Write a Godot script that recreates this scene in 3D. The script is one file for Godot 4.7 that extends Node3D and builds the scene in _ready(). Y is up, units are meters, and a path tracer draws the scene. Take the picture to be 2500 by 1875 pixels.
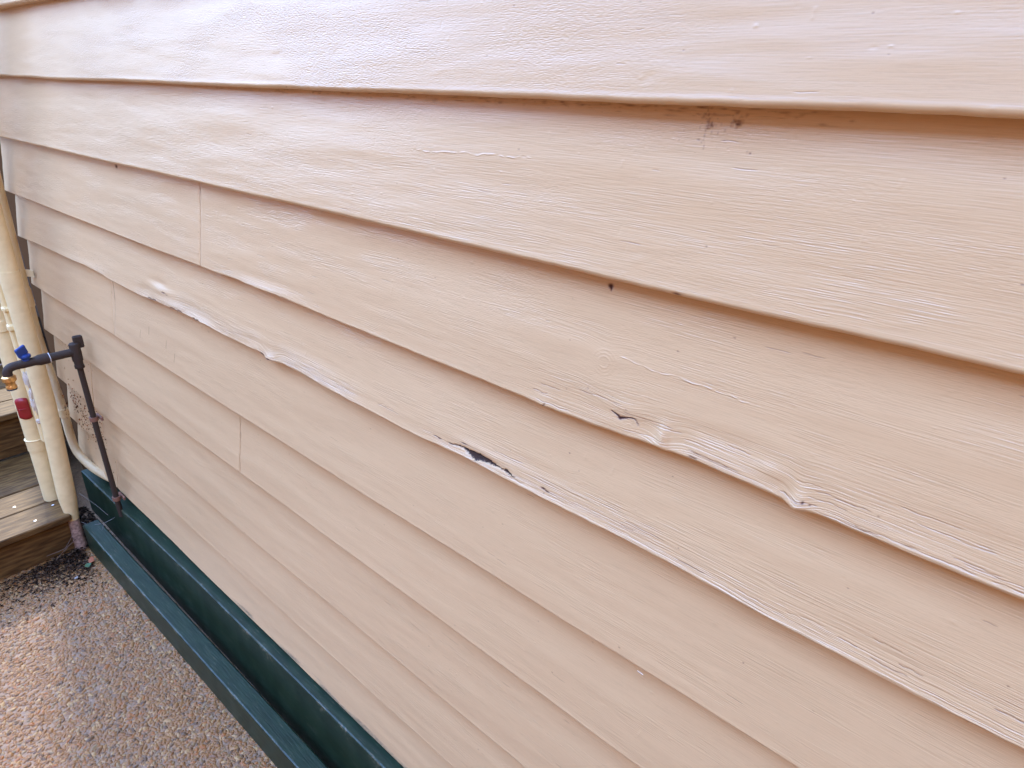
extends Node3D
# Weatherboard wall with rotten boards, pipes at its end, a tap, green plinth timbers, timber steps and an exposed aggregate path.
# x runs along the wall, y is up from the bottom edge of the upper whole board, z comes out of the wall. Metres.

const GROUND := -1.41
const LEFT := -2.455
const RIGHT := 1.6
const TX0 := -2.46      # where the board textures begin along the wall
const TXW := 2.85       # metres covered by one texture
const TS0 := -0.02      # lowest height across a board in its texture
const TSH := 0.2
const TW := 2048
const TH := 512
const LAP := 0.024

var row_edge := {-2: 0.300, -1: 0.148, 0: 0.001, 1: -0.1545, 2: -0.3095, 3: -0.4320, 4: -0.593, 5: -0.744, 6: -0.912, 7: -1.060, 8: -1.196}
var row_images := {}
var mutex := Mutex.new()
var mats := {}


# ---------------------------------------------------------------- mesh helpers
class MB:
	var v := PackedVector3Array()
	var n := PackedVector3Array()
	var uv := PackedVector2Array()
	var ix := PackedInt32Array()

	func vert(p: Vector3, t := Vector2.ZERO, nn := Vector3.ZERO) -> int:
		v.append(p); uv.append(t); n.append(nn)
		return v.size() - 1

	func tri(a: int, b: int, c: int) -> void:
		ix.append(a); ix.append(b); ix.append(c)

	# flat polygon whose front looks along out
	func poly(pts: Array, out: Vector3, uvs := []) -> void:
		var nn: Vector3 = Vector3.ZERO
		for i in range(1, pts.size() - 1):
			nn += (pts[i + 1] - pts[0]).cross(pts[i] - pts[0])
		var flip := nn.dot(out) < 0
		nn = (-nn if flip else nn).normalized()
		var first := v.size()
		for i in pts.size():
			vert(pts[i], uvs[i] if uvs.size() else Vector2.ZERO, nn)
		for i in range(1, pts.size() - 1):
			if flip: tri(first, first + i + 1, first + i)
			else: tri(first, first + i, first + i + 1)

	func turn_over() -> void:
		for i in n.size(): n[i] = -n[i]
		for i in range(0, ix.size(), 3):
			var sw := ix[i + 1]
			ix[i + 1] = ix[i + 2]
			ix[i + 2] = sw

	func smooth(from := 0) -> void:
		for i in range(0, ix.size(), 3):
			var a := ix[i]
			if a < from: continue
			var b := ix[i + 1]
			var c := ix[i + 2]
			var f := (v[c] - v[a]).cross(v[b] - v[a])
			n[a] += f; n[b] += f; n[c] += f
		for i in range(from, v.size()):
			n[i] = n[i].normalized() if n[i].length_squared() > 1e-20 else Vector3.UP

	# tube through points with a radius each; two equal points in a row make a sharp edge
	func tube(pts: Array, radii: Array, segs := 20, caps := true) -> void:
		var first := v.size()
		var i0 := ix.size()
		var m := pts.size()
		var t0: Vector3 = (pts[m - 1] - pts[0]).normalized()
		for i in range(1, m):
			if not pts[i].is_equal_approx(pts[0]):
				t0 = (pts[i] - pts[0]).normalized()
				break
		var side := t0.cross(Vector3(0.31, 0.2, 0.93)).normalized()
		var along := 0.0
		for i in m:
			var lo := i
			var hi := i
			while lo > 0 and pts[lo].distance_squared_to(pts[i]) < 1e-12: lo -= 1
			while hi < m - 1 and pts[hi].distance_squared_to(pts[i]) < 1e-12: hi += 1
			var t: Vector3 = (pts[hi] - pts[lo]).normalized()
			side = (side - t * side.dot(t)).normalized()
			var up := t.cross(side)
			if i > 0: along += pts[i].distance_to(pts[i - 1])
			for k in segs + 1:
				var a := TAU * k / segs
				vert(pts[i] + (side * cos(a) + up * sin(a)) * radii[i], Vector2(float(k) / segs, along))
		for i in m - 1:
			for k in segs:
				var a := first + i * (segs + 1) + k
				var b := a + segs + 1
				tri(a, a + 1, b); tri(a + 1, b + 1, b)
		smooth(first)
		for i in m:  # weld the seam's normals
			var a := first + i * (segs + 1)
			var nn := (n[a] + n[a + segs]).normalized()
			n[a] = nn; n[a + segs] = nn
		# face the surface outwards
		var mid: Vector3 = pts[m / 2]
		var probe := first + (m / 2) * (segs + 1)
		if n[probe].dot(v[probe] - mid) < 0:
			for i in range(first, v.size()): n[i] = -n[i]
			for i in range(i0, ix.size(), 3):
				var sw := ix[i + 1]
				ix[i + 1] = ix[i + 2]
				ix[i + 2] = sw
		if caps:
			for e in [0, m - 1]:
				if radii[e] < 1e-5: continue
				var ring := []
				for k in segs: ring.append(v[first + e * (segs + 1) + k])
				var out: Vector3 = (pts[0] - pts[1]) if e == 0 else (pts[m - 1] - pts[m - 2])
				if out.length() < 1e-9: out = (pts[0] - pts[m - 1]) * (1.0 if e == 0 else -1.0)
				poly(ring, out)

	# box with chamfered edges; u runs along the longest axis
	func bbox(c: Vector3, size: Vector3, b := 0.003, basis := Basis.IDENTITY) -> void:
		var h := size * 0.5
		b = minf(b, minf(h.x, minf(h.y, h.z)) * 0.9)
		var L := 0
		if size.y > size.x and size.y >= size.z: L = 1
		elif size.z > size.x and size.z > size.y: L = 2
		var P := func(sx: int, sy: int, sz: int, axis: int) -> Vector3:
			var p := Vector3(h.x * sx, h.y * sy, h.z * sz)
			var s := [sx, sy, sz]
			for a in 3:
				if a != axis: p[a] -= b * s[a]
			return p
		var U := func(p: Vector3, axis: int) -> Vector2:
			var o := (L + 1) % 3
			if o == axis: o = (L + 2) % 3
			if axis == L: return Vector2(p[(L + 1) % 3], p[(L + 2) % 3])
			return Vector2(p[L] + h[L], p[o] + h[o] + (0.31 if axis == (L + 1) % 3 else 0.0))
		for axis in 3:
			var a1 := (axis + 1) % 3
			var a2 := (axis + 2) % 3
			for s in [-1, 1]:
				var pts := []
				for q in [[-1, -1], [1, -1], [1, 1], [-1, 1]]:
					var g := [0, 0, 0]
					g[axis] = s; g[a1] = q[0]; g[a2] = q[1]
					pts.append(P.call(g[0], g[1], g[2], axis))
				var out := Vector3.ZERO
				out[axis] = s
				var uvs := []
				for p in pts: uvs.append(U.call(p, axis))
				_put(pts, out, uvs, c, basis)
			for s1 in [-1, 1]:
				for s2 in [-1, 1]:
					var pts := []
					var out := Vector3.ZERO
					out[a1] = s1; out[a2] = s2
					for e in [-1, 1]:
						var g := [0, 0, 0]
						g[axis] = e; g[a1] = s1; g[a2] = s2
						var p1: Vector3 = P.call(g[0], g[1], g[2], a1)
						var p2: Vector3 = P.call(g[0], g[1], g[2], a2)
						if e == -1: pts.append(p1); pts.append(p2)
						else: pts.append(p2); pts.append(p1)
					var uvs := []
					for p in pts: uvs.append(U.call(p, a1 if a1 != L else a2))
					_put(pts, out, uvs, c, basis)
		for sx in [-1, 1]:
			for sy in [-1, 1]:
				for sz in [-1, 1]:
					var pts := [P.call(sx, sy, sz, 0), P.call(sx, sy, sz, 1), P.call(sx, sy, sz, 2)]
					_put(pts, Vector3(sx, sy, sz), [U.call(pts[0], 0), U.call(pts[1], 1), U.call(pts[2], 2)], c, basis)

	func _put(pts: Array, out: Vector3, uvs: Array, c: Vector3, basis: Basis) -> void:
		var q := []
		for p in pts: q.append(basis * p + c)
		poly(q, basis * out, uvs)

	func mesh() -> ArrayMesh:
		var a := []
		a.resize(Mesh.ARRAY_MAX)
		a[Mesh.ARRAY_VERTEX] = v
		a[Mesh.ARRAY_NORMAL] = n
		a[Mesh.ARRAY_TEX_UV] = uv
		a[Mesh.ARRAY_INDEX] = ix
		var m := ArrayMesh.new()
		m.add_surface_from_arrays(Mesh.PRIMITIVE_TRIANGLES, a)
		return m


func put(called: String, m: Mesh, mat: Material, parent: Node = self) -> MeshInstance3D:
	var o := MeshInstance3D.new()
	o.name = called
	o.mesh = m
	o.material_override = mat
	o.cast_shadow = GeometryInstance3D.SHADOW_CASTING_SETTING_ON
	parent.add_child(o, true)
	return o


func tag(o: Node, label := "", category := "", group := "", kind := "") -> Node:
	if label: o.set_meta("label", label)
	if category: o.set_meta("category", category)
	if group: o.set_meta("group", group)
	if kind: o.set_meta("kind", kind)
	return o


func thing(called: String, label: String, category: String, at := Vector3.ZERO, group := "") -> Node3D:
	var o := Node3D.new()
	o.name = called
	o.position = at
	add_child(o, true)
	tag(o, label, category, group)
	return o


func box_part(called: String, c: Vector3, size: Vector3, mat: Material, parent: Node, b := 0.003, basis := Basis.IDENTITY) -> MeshInstance3D:
	var m := MB.new()
	m.bbox(c, size, b, basis)
	return put(called, m.mesh(), mat, parent)


func tube_part(called: String, pts: Array, radii: Array, mat: Material, parent: Node, segs := 24) -> MeshInstance3D:
	var m := MB.new()
	m.tube(pts, radii, segs)
	return put(called, m.mesh(), mat, parent)


# radius list along an axis: each entry [distance, radius]
func lathe_part(called: String, from: Vector3, axis: Vector3, prof: Array, mat: Material, parent: Node, segs := 28) -> MeshInstance3D:
	var pts := []
	var rad := []
	for q in prof:
		pts.append(from + axis * q[0])
		rad.append(q[1])
	return tube_part(called, pts, rad, mat, parent, segs)


# a smooth path through a few points
func path(pts: Array, step := 0.01) -> Array:
	var c := Curve3D.new()
	c.bake_interval = step
	for i in pts.size():
		var prev: Vector3 = pts[maxi(i - 1, 0)]
		var next: Vector3 = pts[mini(i + 1, pts.size() - 1)]
		var t := (next - prev) / 6.0
		c.add_point(pts[i], -t, t)
	return Array(c.get_baked_points())


# ---------------------------------------------------------------- materials
func lin(r: float, g: float, b: float) -> Color:
	return Color(r, g, b).linear_to_srgb()


func mat(c: Color, rough := 0.6, spec := 0.5) -> StandardMaterial3D:
	var m := StandardMaterial3D.new()
	m.albedo_color = c
	m.roughness = rough
	m.metallic_specular = spec
	return m


func noise(freq: float, s: int, oct := 3, ridged := false) -> FastNoiseLite:
	var f := FastNoiseLite.new()
	f.noise_type = FastNoiseLite.TYPE_SIMPLEX_SMOOTH
	f.seed = s
	f.frequency = freq
	f.fractal_type = FastNoiseLite.FRACTAL_RIDGED if ridged else FastNoiseLite.FRACTAL_FBM
	f.fractal_octaves = oct
	return f


func stretched(f: FastNoiseLite, w: int, h: int, tw := TW, th := TH) -> PackedByteArray:
	var im := f.get_image(w, h, false, false, false)
	im.convert(Image.FORMAT_L8)
	if w != tw or h != th:
		im.resize(tw, th, Image.INTERPOLATE_CUBIC)
	return im.get_data()


# tint texture from noise, between two colours
func tint(f: FastNoiseLite, lo: Color, hi: Color, w := 256, h := 256, tw := 256, th := 256) -> ImageTexture:
	var d := stretched(f, w, h, tw, th)
	var out := PackedByteArray()
	out.resize(tw * th * 3)
	for i in tw * th:
		var t := clampf((d[i] / 255.0 - 0.25) * 2.0, 0.0, 1.0)
		out[i * 3] = int(lerpf(lo.r, hi.r, t) * 255)
		out[i * 3 + 1] = int(lerpf(lo.g, hi.g, t) * 255)
		out[i * 3 + 2] = int(lerpf(lo.b, hi.b, t) * 255)
	return ImageTexture.create_from_image(Image.create_from_data(tw, th, false, Image.FORMAT_RGB8, out))


func bump(f: FastNoiseLite, w := 256, h := 256, tw := 256, th := 256) -> ImageTexture:
	return ImageTexture.create_from_image(Image.create_from_data(tw, th, false, Image.FORMAT_L8, stretched(f, w, h, tw, th)))


func triplanar(m: StandardMaterial3D, scale: float) -> StandardMaterial3D:
	m.uv1_triplanar = true
	m.uv1_world_triplanar = true
	m.uv1_scale = Vector3.ONE * scale
	return m


# ---------------------------------------------------------------- boards: their paint, grain and damage as textures
func table(t: Array, x: float) -> float:
	if x <= t[0][0]: return t[0][1]
	for i in range(1, t.size()):
		if x <= t[i][0]:
			return lerpf(t[i - 1][1], t[i][1], (x - t[i - 1][0]) / (t[i][0] - t[i - 1][0]))
	return t[t.size() - 1][1]


var edge_row3 := [[-2.46, -12.0], [-2.24, -5.0], [-2.0, -1.0], [-1.88, 3.5], [-1.76, 2.5], [-1.72, -2.0], [-1.53, -2.5], [-1.47, 3.0], [-1.38, 6.0], [-1.32, 7.0], [-1.22, 6.0], [-1.17, 2.8], [-1.08, 4.0], [-1.035, 6.0], [-1.007, -0.5], [-0.99, 2.0], [-0.96, 5.2], [-0.9, 5.3], [-0.83, 2.8],
	[-0.62, -2.5], [-0.58, 0.2], [-0.51, 2.8], [-0.46, 1.0], [-0.42, 0.6], [-0.34, 0.6], [-0.28, 1.2], [-0.22, 0.0], [-0.12, -5.2], [0.0, -7.0], [0.4, -5.0], [1.6, -3.0]]
var edge_row2 := [[-2.46, 0.0], [-1.4, 0.4], [-1.3, 2.0], [-1.15, 2.6], [-1.085, 4.8], [-1.0, 3.6], [-0.95, 4.8], [-0.81, 1.2], [-0.44, -1.6], [-0.38, -2.8], [-0.33, -1.5], [-0.29, 0.0], [-0.265, 2.0], [-0.256, 3.2], [-0.248, 1.6], [-0.22, 3.4], [-0.17, 1.8], [-0.135, -1.0], [-0.124, -4.0], [-0.115, -2.8], [-0.1, -2.0], [-0.06, -3.0], [0.04, -5.0], [1.6, -4.0]]

# swellings and hollows of the wood: row, x, height above the edge, half width, half height, millimetres outwards
var lumps := [
	[2, -0.254, 0.012, 0.0055, 0.013, 3.6], [2, -0.257, 0.003, 0.009, 0.006, 1.6], [2, -0.275, 0.014, 0.014, 0.011, -1.3], [2, -0.236, 0.014, 0.013, 0.012, -0.9],
	[2, -0.121, 0.004, 0.0065, 0.011, 3.8], [2, -0.137, 0.010, 0.011, 0.009, -1.2], [2, -0.100, 0.010, 0.016, 0.010, -0.6], [2, -0.150, 0.022, 0.012, 0.007, 1.5],
	[2, -0.302, 0.029, 0.026, 0.008, 1.8], [2, -0.305, 0.012, 0.026, 0.007, 0.8], [2, -0.40, 0.004, 0.012, 0.010, 1.2],
	[2, -0.19, 0.032, 0.055, 0.010, -1.5], [2, -0.19, 0.004, 0.05, 0.008, 1.3], [2, -0.03, 0.004, 0.06, 0.009, 1.3], [2, -0.04, 0.030, 0.06, 0.010, -0.7],
	[2, -0.335, 0.070, 0.010, 0.009, 0.5], [2, -0.29, 0.074, 0.05, 0.0035, 0.6], [2, -0.243, 0.070, 0.0022, 0.004, 0.5],
	[3, -1.43, 0.030, 0.055, 0.010, 2.8], [3, -1.40, 0.008, 0.07, 0.010, 2.6], [3, -1.45, 0.046, 0.05, 0.008, -1.6], [3, -1.27, 0.020, 0.06, 0.014, -1.5], [3, -1.52, 0.018, 0.03, 0.012, -2.0],
	[3, -1.25, 0.004, 0.07, 0.007, 2.2], [3, -1.003, 0.003, 0.010, 0.009, 3.4], [3, -0.97, 0.018, 0.05, 0.010, -1.4], [3, -1.06, 0.018, 0.03, 0.010, -1.0], [3, -1.9, 0.006, 0.15, 0.008, 1.6],
	[3, -0.50, 0.0215, 0.05, 0.005, 1.4], [3, -0.49, 0.002, 0.11, 0.0045, 1.3], [3, -0.30, 0.001, 0.16, 0.0045, 1.4], [3, -0.05, 0.001, 0.12, 0.0045, 1.1], [3, -0.40, 0.034, 0.12, 0.008, -0.8], [3, -0.8, 0.003, 0.10, 0.006, 1.5],
	[2, -0.99, 0.004, 0.10, 0.007, 1.6], [2, -0.97, 0.020, 0.08, 0.010, -1.0],
	[1, -0.55, 0.099, 0.075, 0.0035, 0.7], [1, -0.305, 0.0243, 0.0032, 0.0032, 1.5],
	[0, -0.749, 0.041, 0.004, 0.007, -1.0], [0, -0.819, 0.038, 0.004, 0.004, -0.8], [0, -0.882, 0.040, 0.006, 0.004, -0.8], [0, -0.774, 0.014, 0.003, 0.005, -0.9], [0, -0.725, 0.011, 0.006, 0.005, -0.9],
	[0, -0.312, 0.020, 0.0028, 0.003, -0.8], [0, -0.291, 0.0586, 0.0018, 0.002, 0.6], [0, -0.241, 0.0337, 0.0018, 0.002, 0.6], [0, -0.566, 0.0216, 0.004, 0.0015, 0.5],
]


func swell(k: int, x: float, s: float) -> float:
	var d := 0.0
	for q in lumps:
		if q[0] != k: continue
		var a: float = (x - q[1]) / q[3]
		if absf(a) > 2.6: continue
		var b: float = (s - q[2]) / q[4]
		if absf(b) > 2.6: continue
		d += q[5] * exp(-a * a - b * b)
	return d * 0.001


# where paint has gone and rotten wood lies open: 0..1
func rot(k: int, x: float, s: float, f: FastNoiseLite) -> float:
	if k != 3 or x < -0.56 or x > -0.44: return 0.0
	var up := table([[-0.551, 0.0118], [-0.545, 0.0128], [-0.533, 0.0146], [-0.518, 0.0148], [-0.500, 0.0158], [-0.482, 0.0148], [-0.469, 0.0124], [-0.463, 0.0117], [-0.455, 0.0134], [-0.445, 0.0092]], x)
	var lo := table([[-0.551, 0.0118], [-0.540, 0.0122], [-0.533, 0.0136], [-0.526, 0.0112], [-0.516, 0.0070], [-0.507, 0.0042], [-0.498, 0.0080], [-0.480, 0.0100], [-0.466, 0.0109], [-0.462, 0.0114], [-0.452, 0.0088], [-0.445, 0.0090]], x)
	var j := f.get_noise_2d(x * 900.0, s * 900.0) * 0.0012
	return clampf(minf(up - s + j, s - lo + j) / 0.0007 + 0.5, 0.0, 1.0)


func paint_row(idx: int) -> void:
	var k := idx - 1
	var sd := 100 + k * 17
	var h_row: float = row_edge[k - 1] - row_edge[k] if row_edge.has(k - 1) else 0.15
	# streaks along the grain, crackle across it, brush drag, slow waviness
	var g1 := stretched(noise(0.26, sd, 3), 230, 512)
	var g2 := stretched(noise(0.20, sd + 1, 3, true), 1300, 512)
	var g3 := stretched(noise(0.11, sd + 2, 2), 128, 64)
	var g4 := stretched(noise(0.22, sd + 3, 2), 2048, 60)
	var mk := stretched(noise(0.16, sd + 4, 2), 64, 16)
	var ml := stretched(noise(0.14, sd + 5, 2), 90, 40)
	var g5 := stretched(noise(0.19, sd + 6, 2, true), 110, 512)
	var hgt := PackedFloat32Array()
	hgt.resize(TW * TH)
	var alb := PackedByteArray()
	alb.resize(TW * TH * 3)
	var dirt := PackedFloat32Array()
	dirt.resize(TW * TH)
	var a_crackle: float = {0: 0.34, 1: 0.16, 2: 0.14, 3: 0.10, 5: 0.10, 6: 0.16, 7: 0.18}.get(k, 0.08)
	var a_streak: float = {0: 0.16, 1: 0.34, 2: 0.34, 3: 0.36, 4: 0.34, 5: 0.30, 6: 0.36, 7: 0.30}.get(k, 0.2)
	# ridged grain standing up near the lower edge: x from, to, height, strength
	var ridges: Array = {2: [[-1.2, -0.9, 0.022, 0.55], [-0.46, 0.2, 0.052, 0.55]], 3: [[-2.1, -1.72, 0.030, 0.5], [-1.62, -0.72, 0.046, 0.75], [-0.66, 0.2, 0.048, 0.75]], 1: [[-0.75, -0.3, 0.03, 0.15]]}.get(k, [])
	var rn := noise(1.0, sd + 9, 2)
	# knots the grain flows round: x, height, half width, half height, lift
	var knots: Array = [[-0.254, 0.012, 0.016, 0.022, 0.006], [-0.122, 0.004, 0.017, 0.022, 0.006], [-0.303, 0.028, 0.03, 0.016, 0.006], [-0.334, 0.068, 0.02, 0.02, 0.008]] if k == 2 else [[-1.43, 0.028, 0.07, 0.02, 0.012], [-1.003, 0.0, 0.03, 0.03, 0.009], [-0.37, 0.05, 0.012, 0.012, 0.004]]
	for iy in TH:
		var s := TS0 + TSH * (iy + 0.5) / TH
		for ixx in TW:
			var i := iy * TW + ixx
			var x := TX0 + TXW * ixx / TW
			var m: float = clampf((mk[i] - 105) / 50.0, 0.0, 1.0)
			var m2: float = clampf((ml[i] - 112) / 40.0, 0.0, 1.0)
			if k == 0:
				var near: float = clampf((-0.22 - x) / 0.4, 0.08, 1.0) * clampf((x + 2.2) / 0.5, 0.2, 1.0)
				m = (0.35 + 0.65 * m) * near
				m2 = (0.3 + 0.7 * m2) * near
			if k == 1:
				var near1: float = clampf((0.11 - s) / 0.05, 0.15, 1.0)
				m2 = near1 * (0.35 + 0.65 * m2)
			var w5 := i
			if k == 2 or k == 3:
				var sh := 0.0
				for q in knots:
					var ka: float = (x - q[0]) / q[2]
					if absf(ka) < 2.2: sh += q[4] * exp(-ka * ka - pow((s - q[1]) / q[3], 2.0))
				w5 = clampi(iy + int(sh / TSH * TH), 0, TH - 1) * TW + ixx
			if k == 2 and x > -0.58 and x < -0.36: m = maxf(m, 2.2 * (1.0 - absf(x + 0.47) / 0.11) * smoothstep(0.03, 0.10, s))
			if k == 3 and x > -0.66 and x < -0.42: m = maxf(m, 1.8 * (1.0 - absf(x + 0.54) / 0.12) * smoothstep(0.03, 0.08, s))
			var hh: float = (g1[w5] / 255.0 - 0.5) * a_streak * (0.3 + 0.7 * m2) * 1.5
			var cr: float = g2[i] / 255.0
			hh += clampf((cr - 0.42) * 2.4, 0.0, 1.0) * a_crackle * m * (1.1 if k == 0 else 0.6)
			hh += (g3[i] / 255.0 - 0.5) * 0.35
			hh += clampf((g4[i] / 255.0 - 0.60) * 3.0, 0.0, 1.0) * 0.07 * m
			var groove := 0.0
			for q in ridges:
				if x > q[0] and x < q[1] and s < q[2]:
					var w: float = smoothstep(q[0], q[0] + 0.08, x) * (1.0 - smoothstep(q[1] - 0.06, q[1], x)) * pow(1.0 - maxf(s, 0.0) / q[2], 0.7)
					hh += (clampf(g5[w5] / 255.0, 0.1, 0.95) - 0.5) * 1.9 * w * q[3] * (0.45 + 0.75 * mk[i] / 255.0)
					groove = maxf(groove, clampf((0.40 - g5[w5] / 255.0) * 2.2, 0.0, 1.0) * w * q[3])
			hgt[i] = hh
			var tn: float = (g3[i] / 255.0 - 0.5) * 0.05 + (g1[i] / 255.0 - 0.5) * 0.16 + (ml[i] / 255.0 - 0.5) * 0.10 + (g2[i] / 255.0 - 0.5) * 0.05
			dirt[i] = maxf(-tn, groove * 0.30) if groove > 0.05 else -tn
	var P := func(x: float, s: float) -> Vector2i:
		return Vector2i(int((x - TX0) / TXW * TW), int((s - TS0) / TSH * TH))
	var rng := RandomNumberGenerator.new()
	rng.seed = sd
	# blob on the height (mm) and on the dirt (0..1)
	var blob := func(x: float, s: float, rx: float, rs: float, mm: float, d: float) -> void:
		var c: Vector2i = P.call(x, s)
		var nx := int(ceil(rx * 2.2 / TXW * TW)) + 1
		var ny := int(ceil(rs * 2.2 / TSH * TH)) + 1
		for yy in range(maxi(c.y - ny, 0), mini(c.y + ny + 1, TH)):
			for xx in range(maxi(c.x - nx, 0), mini(c.x + nx + 1, TW)):
				var a := (TX0 + TXW * xx / TW - x) / rx
				var b := (TS0 + TSH * (yy + 0.5) / TH - s) / rs
				var e := exp(-a * a - b * b)
				hgt[yy * TW + xx] += mm * e
				dirt[yy * TW + xx] += d * e
	# nibs and runs in the paint
	for j in 240:
		var r := rng.randf_range(0.0006, 0.0016)
		blob.call(rng.randf_range(-2.4, 0.35), rng.randf_range(0.0, h_row), r * rng.randf_range(1.0, 2.2), r, rng.randf_range(-0.22, 0.32), 0.0)
	for j in 46:
		var x := rng.randf_range(-2.3, 0.3)
		var s := rng.randf_range(0.0, h_row - 0.01)
		var ln := rng.randf_range(0.003, 0.012)
		var sl := rng.randf_range(-0.3, 0.3)
		for t in 8:
			blob.call(x + sl * ln * t / 8.0, s + ln * t / 8.0, 0.0011, ln / 7.0, rng.randf_range(0.05, 0.14) if j % 3 else -0.08, 0.0)
	# dark specks
	for j in (34 if k < 5 else 26):
		var sp := rng.randf()
		blob.call(rng.randf_range(-2.2, 0.35), rng.randf_range(0.0, h_row), 0.0006 + 0.0004 * sp, 0.0005 + 0.0003 * sp, -0.1, 0.25 + 0.4 * rng.randf())
	# hair cracks along the grain where the paint is thin
	for j in ({0: 26, 6: 60, 7: 70, 2: 18, 1: 22}.get(k, 10)):
		var x := rng.randf_range(-1.3, 0.3)
		if k >= 6: x = rng.randf_range(-0.75, 0.3)
		var s := rng.randf_range(0.0, h_row * 0.9)
		var ln := rng.randf_range(0.006, 0.022)
		var dd := rng.randf_range(0.1, 0.3)
		for t in 9:
			blob.call(x + ln * t / 9.0, s + 0.00025 * sin(t * 0.7 + j), ln / 8.0, 0.0004, -0.12, dd * 0.6)
	# long splits in the raised grain of the two bad boards, old filler at the butt joints
	if k == 2 or k == 3:
		for j in 34:
			var x := rng.randf_range(-0.6, 0.25) if j % 3 else rng.randf_range(-1.6, -0.7)
			if k == 2: x = rng.randf_range(-0.42, 0.25)
			var s := 0.004 + absf(rng.randfn(0.0, 0.014))
			var ln := rng.randf_range(0.015, 0.055)
			var dd := rng.randf_range(0.06, 0.26)
			for t in 26: blob.call(x + ln * t / 26.0, s + 0.0012 * rn.get_noise_2d(t * 0.08 + j * 9.0, 4.0), ln / 24.0, 0.00045, -0.22, dd * (0.4 + 0.6 * absf(rn.get_noise_2d(t * 0.3, j * 7.0)) * 2.0))
	var butt: float = {2: -1.213, 4: -1.785, 5: -1.197, 6: -2.128, 7: -2.135, 8: -2.105}.get(k, 9.0)
	if butt < 0.0:
		for j in 60: blob.call(butt + rng.randfn(0.0, 0.0016), rng.randf_range(0.0, h_row), rng.randf_range(0.0008, 0.002), rng.randf_range(0.001, 0.006), rng.randf_range(-0.25, 0.15), rng.randf_range(0.0, 0.16))
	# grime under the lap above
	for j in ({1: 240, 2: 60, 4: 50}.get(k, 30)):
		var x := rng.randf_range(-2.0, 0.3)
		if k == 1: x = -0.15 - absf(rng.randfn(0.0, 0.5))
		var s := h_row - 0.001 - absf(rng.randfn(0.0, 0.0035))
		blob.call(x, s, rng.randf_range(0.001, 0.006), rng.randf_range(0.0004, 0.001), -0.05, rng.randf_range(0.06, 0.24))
	if k == 1:  # cobweb dirt
		for q in [[-0.265, 0.150, 0.008], [-0.262, 0.140, 0.004], [-0.240, 0.147, 0.005], [-0.238, 0.143, 0.004]]:
			for j in 26:
				blob.call(q[0] + rng.randfn(0.0, q[2] * 0.6), q[1] + rng.randfn(0.0, q[2] * 0.5), rng.randf_range(0.0005, 0.0016), rng.randf_range(0.0005, 0.0016), 0.15, rng.randf_range(0.06, 0.22))
		for j in 40:
			blob.call(-0.25 + rng.randfn(0.0, 0.016), 0.132 + rng.randfn(0.0, 0.009), 0.0004, rng.randf_range(0.0004, 0.0014), 0.12, rng.randf_range(0.06, 0.26))
		for t in 40: blob.call(-0.263 + 0.003 * rn.get_noise_2d(t * 0.06, 1.0), 0.15 - t * 0.0007, 0.0004, 0.0007, 0.08, 0.16)
	if k == 2:
		var ck := [[-0.315, 0.0227], [-0.307, 0.0203], [-0.304, 0.0182], [-0.298, 0.0204], [-0.291, 0.0226], [-0.287, 0.0217], [-0.283, 0.0165]]
		for j in 61:
			var t := j / 60.0
			var x := lerpf(-0.315, -0.283, t)
			var w: float = 0.0004 + 0.0008 * exp(-pow((x + 0.303) / 0.005, 2.0))
			blob.call(x, table(ck, x) + 0.0008 * rn.get_noise_2d(j * 0.35, 7.0), 0.0008, w, -0.6, 0.7)
		blob.call(-0.305, 0.0176, 0.0022, 0.0009, -0.5, 0.4)
		for j in 26: blob.call(-0.30 + rng.randfn(0.0, 0.012), 0.02 + rng.randfn(0.0, 0.004), 0.002, 0.0006, rng.randf_range(-0.3, 0.4), 0.10 * rng.randf())
		for j in 10: blob.call(-0.404 + j * 0.0006, -0.001 + j * 0.0006, 0.0009, 0.0009, -0.4, 0.35)
		for j in 8: blob.call(-0.224 + 0.001 * j, 0.004 + 0.0002 * sin(j * 1.0), 0.001, 0.0007, -0.3, 0.4)
		blob.call(-0.342, 0.1434, 0.0026, 0.0022, -1.2, 1.3)
		blob.call(-0.341, 0.1405, 0.0010, 0.0022, -0.8, 0.8)
		blob.call(-0.118, 0.0085, 0.0010, 0.0013, -0.6, 1.0)
		blob.call(-0.112, 0.0075, 0.0007, 0.001, -0.4, 0.6)
		blob.call(-1.590, 0.1452, 0.006, 0.0035, -0.5, 0.9)
		for ring in 3:
			for j in 90: blob.call(-0.334 + (0.006 + 0.0035 * ring) * cos(j * 0.07) * (1.0 + 0.12 * sin(j * 0.21)), 0.068 + (0.006 + 0.0035 * ring) * sin(j * 0.07), 0.0012, 0.0009, 0.06, 0.0)
		for j in 150: blob.call(-0.325 + j * 0.00095, 0.0775 - j * 0.00003 + rn.get_noise_2d(j * 0.035, 5.0) * 0.0022, 0.0014, 0.0006, 0.14 + 0.25 * rn.get_noise_2d(j * 0.07, 9.0), 0.0)
	if k == 1:
		for j in 190: blob.call(-0.625 + j * 0.00095, 0.0945 + j * 0.000036 + rn.get_noise_2d(j * 0.03, 2.0) * 0.0026, 0.0014, 0.0006, 0.12 + 0.28 * rn.get_noise_2d(j * 0.07, 3.0), 0.0)
		blob.call(-0.260, 0.0015, 0.004, 0.002, -0.4, 0.7)
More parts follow.
